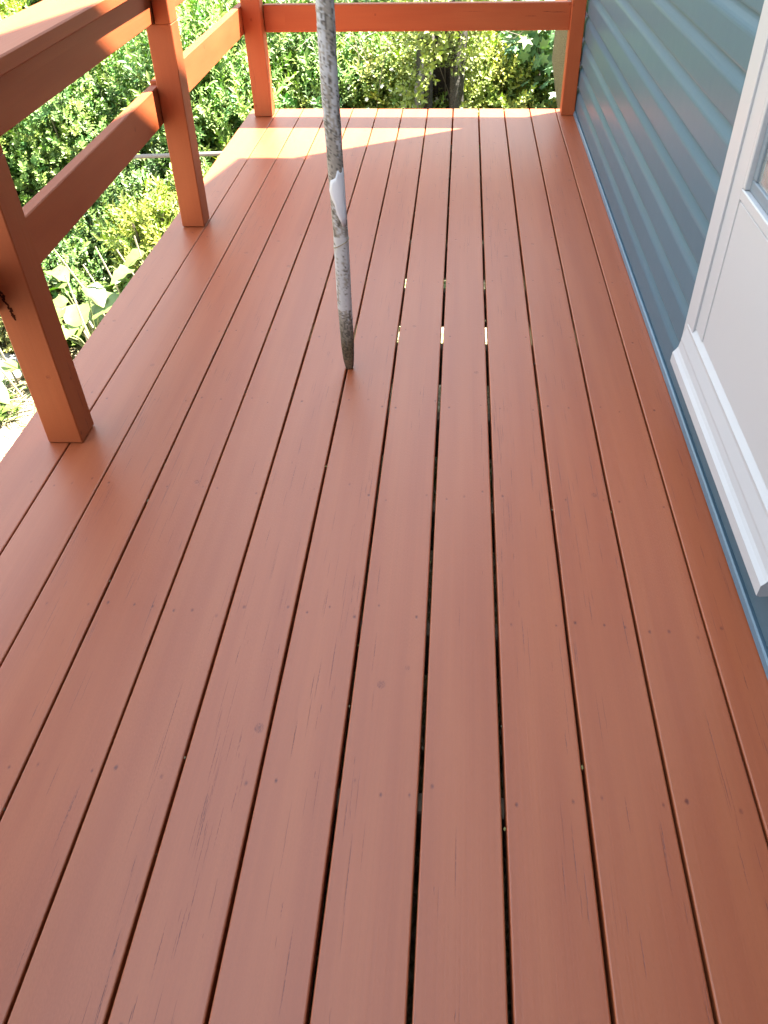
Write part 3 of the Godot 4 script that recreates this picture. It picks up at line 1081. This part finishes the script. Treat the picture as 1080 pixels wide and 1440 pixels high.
func trunks() -> void:
	# hollow dead trunk: an open shell, grey outside and black inside
	var T := thing("hollow_trunk", "dark hollow dead tree trunk among the shrubs beyond the end rail", "tree trunk", V(-0.13, -1.55, 6.75))
	var st := begin()
	var nz := FastNoiseLite.new()
	nz.seed = 9
	nz.frequency = 1.4
	var sides := 22
	var rows := 16
	for shell in 2:
		for j in rows:
			for k in sides:
				for q in [[0, 0], [1, 1], [0, 1], [0, 0], [1, 0], [1, 1]]:
					var t := float(j + q[0]) / rows
					var u := float(k + q[1]) / sides
					# the opening faces the deck (+z), a little to the right
					var a := deg_to_rad(112 + 306 * u)
					var top := 1.80 + 0.03 * sin(a * 5.0) - 0.08 * smoothstep(0.8, 1.0, u)
					var y := t * top
					var rad := 0.205 - 0.03 * t + 0.022 * nz.get_noise_3d(cos(a) * 2, y * 1.5, sin(a) * 2)
					if shell == 1:
						rad -= 0.05
					st.set_uv(Vector2(u, y))
					st.add_vertex(Vector3(cos(a) * rad, y, sin(a) * rad))
	for j in rows:      # the broken edges of the opening and the lid
		for sd in 2:
			var a := deg_to_rad(112 if sd == 0 else 418)
			for q in [[0, 0], [1, 1], [0, 1], [0, 0], [1, 0], [1, 1]]:
				var t := float(j + q[0]) / rows
				var top := 1.80 + 0.03 * sin(a * 5.0) - (0.08 if sd == 1 else 0.0)
				var rad: float = 0.205 - 0.03 * t + 0.022 * nz.get_noise_3d(cos(a) * 2, t * top * 1.5, sin(a) * 2) - 0.05 * q[1]
				st.set_uv(Vector2(q[1], t))
				st.add_vertex(Vector3(cos(a) * rad, t * top, sin(a) * rad))
	st.generate_normals()
	var bm := mottled([[0.0, lin(0.02, 0.017, 0.014)], [0.5, lin(0.055, 0.05, 0.042)], [1.0, lin(0.13, 0.12, 0.10)]], 0.05, 2.5, 0.95, 8, 1.0)
	obj("shell", st, bm, T, false)
	# leafy sprays that have grown over its top
	var rr2 := RandomNumberGenerator.new()
	rr2.seed = 19
	var tx := []
	var tc := []
	for i in 330:
		var a := rr2.randf() * TAU
		var low := 0.95 if absf(angle_difference(a, 1.4)) > 0.75 else 1.42
		var p := Vector3(cos(a) * 0.22, rr2.randf_range(low, 1.85), sin(a) * 0.22)
		var up := (p * Vector3(2.0, 0, 2.0) + Vector3(0, 0.5, 0) + Vector3(rr2.randfn(0, 0.3), rr2.randfn(0, 0.3), rr2.randfn(0, 0.3))).normalized()
		var x := up.cross(Vector3(0.2, 0.3, 1)).normalized()
		tx.append(Transform3D(Basis(x, up, x.cross(up)).scaled(Vector3.ONE * rr2.randf_range(0.8, 1.5)), p))
		tc.append(Color(0.24, 0.29, 0.05) * rr2.randf_range(0.7, 1.2))
	scatter("leaf_sprays", tx, tc, twig_set("fine"), leaf_mat(Color(0.55, 0.62, 0.14), 0.55), T)
	# grey dead stem beside it
	var S := thing("dead_stem", "slim grey dead stem standing left of the hollow trunk", "tree trunk", V(-0.30, -1.55, 6.62))
	st = begin()
	tube(st, [Vector3.ZERO, Vector3(0.015, 0.5, 0.0), Vector3(0.0, 1.0, 0.02), Vector3(0.02, 1.3, 0.0), Vector3(0.05, 1.46, 0.0)], [0.06, 0.05, 0.045, 0.038, 0.012], 11, 0.10)
	obj("stem", st, mottled([[0.0, lin(0.10, 0.095, 0.09)], [0.5, lin(0.24, 0.225, 0.205)], [1.0, lin(0.36, 0.34, 0.31)]], 0.06, 3.0, 0.95, 18, 1.0), S, false)
	# bare twigs arching over
	var W := thing("bare_branches", "pale bare twigs arching over the hollow trunk", "branch", V(-0.2, -1.5, 7.1))
	var r := RandomNumberGenerator.new()
	r.seed = 15
	var wm := plain(lin(0.33, 0.29, 0.22), 0.85)
	for i in 15:
		st = begin()
		var a := r.randf_range(-1.2, 1.2)
		var L := r.randf_range(0.4, 0.95)
		var b := Vector3(r.randf_range(-0.55, 0.45), 0, r.randf_range(-0.1, 0.3))
		var pts := []
		var rr := []
		for k in 9:
			var t := k / 8.0
			pts.append(b + Vector3(sin(a) * L * t * t * 0.9, 1.55 * sin(t * 1.75) * r.randf_range(0.97, 1.03), r.randfn(0, 0.02) + 0.28 * t * t))
			rr.append(lerpf(0.006, 0.0016, t))
		tube(st, pts, rr, 5)
		obj("twig", st, wm, W, false)
	# leaning tan trunk by the house corner
	var L2 := thing("leaning_tree", "tan rough-barked trunk leaning behind the right end post", "tree", V(1.02, -1.6, 6.35))
	st = begin()
	tube(st, [Vector3(0.02, 0, 0), Vector3(-0.05, 0.7, 0), Vector3(-0.13, 1.2, 0), Vector3(-0.20, 1.6, 0), Vector3(-0.22, 2.1, 0.1), Vector3(-0.2, 2.13, 0.1)], [0.19, 0.155, 0.15, 0.175, 0.165, 0.10], 18, 0.03)
	var tan := mottled([[0.0, lin(0.07, 0.055, 0.03)], [0.45, lin(0.17, 0.135, 0.075)], [1.0, lin(0.30, 0.25, 0.15)]], 0.06, 4.0, 0.95, 28, 1.2)
	obj("trunk", st, tan, L2, false)
	# grey pipe that sticks out under the deck edge
	var P := thing("grey_pipe", "thin grey pipe sticking out at the deck's left edge past the middle post", "pipe", V(-1.2, -0.06, 4.45))
	st = begin()
	tube(st, [Vector3(0.10, 0, 0), Vector3(0.0, 0, 0), Vector3(-0.55, -0.015, 0.02)], [0.011, 0.011, 0.011], 10)
	obj("tube", st, plain(lin(0.24, 0.21, 0.19), 0.6), P, false)

# big-leaved plants near the deck: each leaf is a piece of its own
func big_leaves() -> void:
	var r := RandomNumberGenerator.new()
	r.seed = 55
	var lm := leaf_mat(Color(0.45, 0.6, 0.14), 0.4)
	var stm := plain(lin(0.22, 0.26, 0.10), 0.7)
	for pl in [[-2.38, 4.75, 18, 0.66, "large pale-leaved plant on the ground just right of the near post"], [-1.88, 4.95, 16, 0.80, "big-leaved plant close to the deck edge, midway between near and middle posts"], [-2.75, 5.05, 12, 0.60, "big-leaved plant partly hidden by the near post's right edge"], [-2.95, 4.1, 6, 0.25, "little big-leaved plant on bare soil left of the near post"]]:
		var x: float = pl[0]
		var f: float = pl[1]
		var o := thing("big_leaf_plant", pl[4], "plant", V(x, gy(x, f), f), "big-leaved plants beside the deck")
		for i in int(pl[2]):
			var a := i * 2.4 + r.randf() * 0.7
			var q := sqrt((i + 0.6) / pl[2])
			var hh: float = pl[3] * r.randf_range(0.6, 1.0) * (1.1 - 0.5 * q)
			var tip := Vector3(cos(a) * 0.34 * q, hh, sin(a) * 0.34 * q)
			var d := Vector3(cos(a), r.randf_range(-0.35, 0.15), sin(a))
			var st := begin()
			var k := r.randf_range(0.8, 1.15)
			var L := r.randf_range(0.15, 0.26)
			leaf(st, tip, d, Vector3(cos(a) * 0.2 + r.randfn(0, 0.2), 1, sin(a) * 0.2 + r.randfn(0, 0.2)), L, L * r.randf_range(0.68, 0.85), Color(0.16 * k, 0.23 * k, 0.06 * k), 0.3, true)
			st.generate_normals()
			obj("leaf", st, lm, o, false)
			st = begin()
			tube(st, [Vector3(0, -0.02, 0), tip * Vector3(0.4, 0.6, 0.4), tip], [0.008, 0.006, 0.004], 5)
			obj("stalk", st, stm, o, false)
	# dry stems
	var dm := plain(lin(0.42, 0.36, 0.25), 0.85)
	for sp in [[-2.42, 4.35, 15, "bundle of dry straw-coloured stems leaning beside the near post"], [-2.0, 4.75, 9, "pale dry stalks between the big leaves along the deck edge"], [-1.80, 5.0, 7, "few pale stalks leaning at the foot of the middle post"]]:
		var x: float = sp[0]
		var f: float = sp[1]
		var o := thing("dry_stems", sp[3], "plant", V(x, gy(x, f), f), "dry stems beside the deck")
		for i in int(sp[2]):
			var st := begin()
			var b := Vector3(r.randfn(0, 0.17), -0.02, r.randfn(0, 0.17))
			var L := r.randf_range(0.45, 0.95)
			var l := Vector3(r.randfn(-0.22, 0.10), 1, r.randfn(0.0, 0.12)).normalized() * L
			tube(st, [b, b + l * 0.5 + Vector3(0.01, 0, 0.01), b + l], [0.008, 0.007, 0.005], 6)
			obj("stalk", st, dm, o, false)

func stones() -> void:
	var r := RandomNumberGenerator.new()
	r.seed = 61
	var sm := mottled([[0.0, lin(0.32, 0.31, 0.29)], [1.0, lin(0.62, 0.60, 0.57)]], 0.03, 4.0, 0.9, 44, 0.6)
	var nz := FastNoiseLite.new()
	nz.seed = 6
	nz.frequency = 1.0
	for q in [[-2.98, 4.55, 0.16, "largest pale stone on the soil left of the near post"], [-3.15, 4.25, 0.10, "small pale stone beside the largest stone"], [-2.72, 3.75, 0.08, "small pale stone nearest the deck edge"]]:
		var st := begin()
		var P := func(i: int, j: int) -> Vector3:
			var a := TAU * i / 14.0
			var b := PI * j / 9.0 - PI / 2
			var d := Vector3(cos(a) * cos(b), sin(b) * 0.55, sin(a) * cos(b))
			return d * q[2] * (1.0 + 0.35 * nz.get_noise_3d(d.x * 1.3 + q[0] * 7, d.y * 1.3, d.z * 1.3))
		for i in 14:
			for j in 9:
				for k in [[0, 0], [1, 1], [1, 0], [0, 0], [0, 1], [1, 1]]:
					st.add_vertex(P.call((i + k[0]) % 14, j + k[1]))
		st.index()
		st.generate_normals()
		var o := obj(numbered("stone"), st, sm, self, false)
		o.position = V(q[0], gy(q[0], q[1]) + 0.02, q[1])
		tag(o, q[3], "stone", "pale stones beside the deck")

func ground_cover() -> void:
	var r := RandomNumberGenerator.new()
	r.seed = 91
	var kinds := [["dry_straw", "straw", 2600, Vector3(0.44, 0.37, 0.24), Color(0.1, 0.1, 0.06), "dry straw lying on the soil beside the deck"], ["grass", "grass", 6500, Vector3(0.11, 0.17, 0.04), Color(0.45, 0.55, 0.15), "short green grass growing between the shrubs"], ["ground_cover", "weed", 2300, Vector3(0.13, 0.21, 0.04), Color(0.5, 0.6, 0.15), "low leafy weeds covering the ground beside the deck"]]
	for k in kinds:
		var xf := []
		var cs := []
		for i in int(k[2]):
			var x := r.randf_range(-8.0, 3.5)
			var f := r.randf_range(3.2, 15.0)
			if k[1] != "grass" and i % 2 == 0:
				x = r.randf_range(-4.2, -1.3)
				f = r.randf_range(2.6, 5.8)
			if x > 0.6 and f < 5.2:
				continue
			if k[1] != "straw" and x < -1.9 and f < 4.9 and r.randf() < 0.82:
				continue
			if gn.get_noise_2d(x * 25.0 + k[2], f * 25.0) < -0.08:
				continue
			var s := r.randf_range(0.6, 1.3)
			var a := r.randf() * TAU
			xf.append(Transform3D(Basis(Vector3.UP, a).scaled(Vector3.ONE * s), V(x, gy(x, f) - 0.005, f)))
			var v := r.randf_range(0.65, 1.25)
			var c: Vector3 = k[3] * v
			cs.append(Color(c.x, c.y, c.z))
		var o := scatter(k[0], xf, cs, twig_set(k[1]), leaf_mat(k[4]), self)
		o.set_meta("label", k[5])
		o.set_meta("category", "ground plants")

# trees that close the garden further out
func back_trees(m: Material) -> void:
	var r := RandomNumberGenerator.new()
	r.seed = 301
	var spots := [[-17.0, 3.0, 8.0, "tall tree left of the garden, level with the near post"], [-15.5, 10.0, 9.0, "tall tree left of the garden, beyond the middle post"], [-13.0, 17.0, 8.5, "tall tree in the garden's far left corner"], [-8.0, 22.0, 9.0, "tall tree at the garden's far end, left of the pole"], [-2.5, 25.0, 8.0, "tall tree at the garden's far end behind the pole"], [4.0, 26.0, 9.0, "tall tree at the garden's far end behind the house corner"], [-16.0, -5.0, 8.5, "tall tree left of the deck's near end"]]
	for sp in spots:
		var x: float = sp[0]
		var f: float = sp[1]
		var h: float = sp[2]
		var o := thing("garden_tree", sp[3], "tree", V(x, -1.6, f), "tall trees closing the garden")
		var st := begin()
		tube(st, [Vector3.ZERO, Vector3(0.1, h * 0.3, 0), Vector3(0, h * 0.6, 0.1), Vector3(0.1, h * 0.95, 0)], [0.24, 0.18, 0.11, 0.03], 9, 0.05)
		for k in 9:
			var a := k * 2.4
			var y := h * (0.28 + 0.06 * k)
			tube(st, [Vector3(0.05, y, 0), Vector3(cos(a) * h * 0.14, y + h * 0.07, sin(a) * h * 0.14), Vector3(cos(a) * h * 0.26, y + h * 0.10, sin(a) * h * 0.26)], [0.07, 0.045, 0.015], 6, 0.05)
		obj("trunk", st, bark_mat, o, false)
		var xf := []
		var cs := []
		for k in 26:
			var a := k * 2.4
			var q := sqrt((k + 0.5) / 26.0)
			var lob := Vector3(cos(a) * h * 0.30 * q, h * (0.30 + 0.62 * r.randf() * (1.15 - 0.6 * q)), sin(a) * h * 0.30 * q)
			var lr := h * r.randf_range(0.10, 0.15)
			var lv := r.randf_range(0.75, 1.2)
			for i in 150:
				var d := Vector3(r.randfn(0, 1), r.randfn(0.15, 0.8), r.randfn(0, 1)).normalized()
				var up := (d + Vector3(0, 0.6, 0)).normalized()
				var xx := up.cross(Vector3(r.randfn(0, 1), 0.3, r.randfn(0, 1))).normalized()
				xf.append(Transform3D(Basis(xx, up, xx.cross(up)).scaled(Vector3.ONE * r.randf_range(2.4, 4.2)), lob + d * lr * pow(r.randf(), 0.4)))
				cs.append(Color(0.09, 0.155, 0.04) * lv * r.randf_range(0.75, 1.2))
		scatter("crown", xf, cs, twig_set("oval"), m, o)
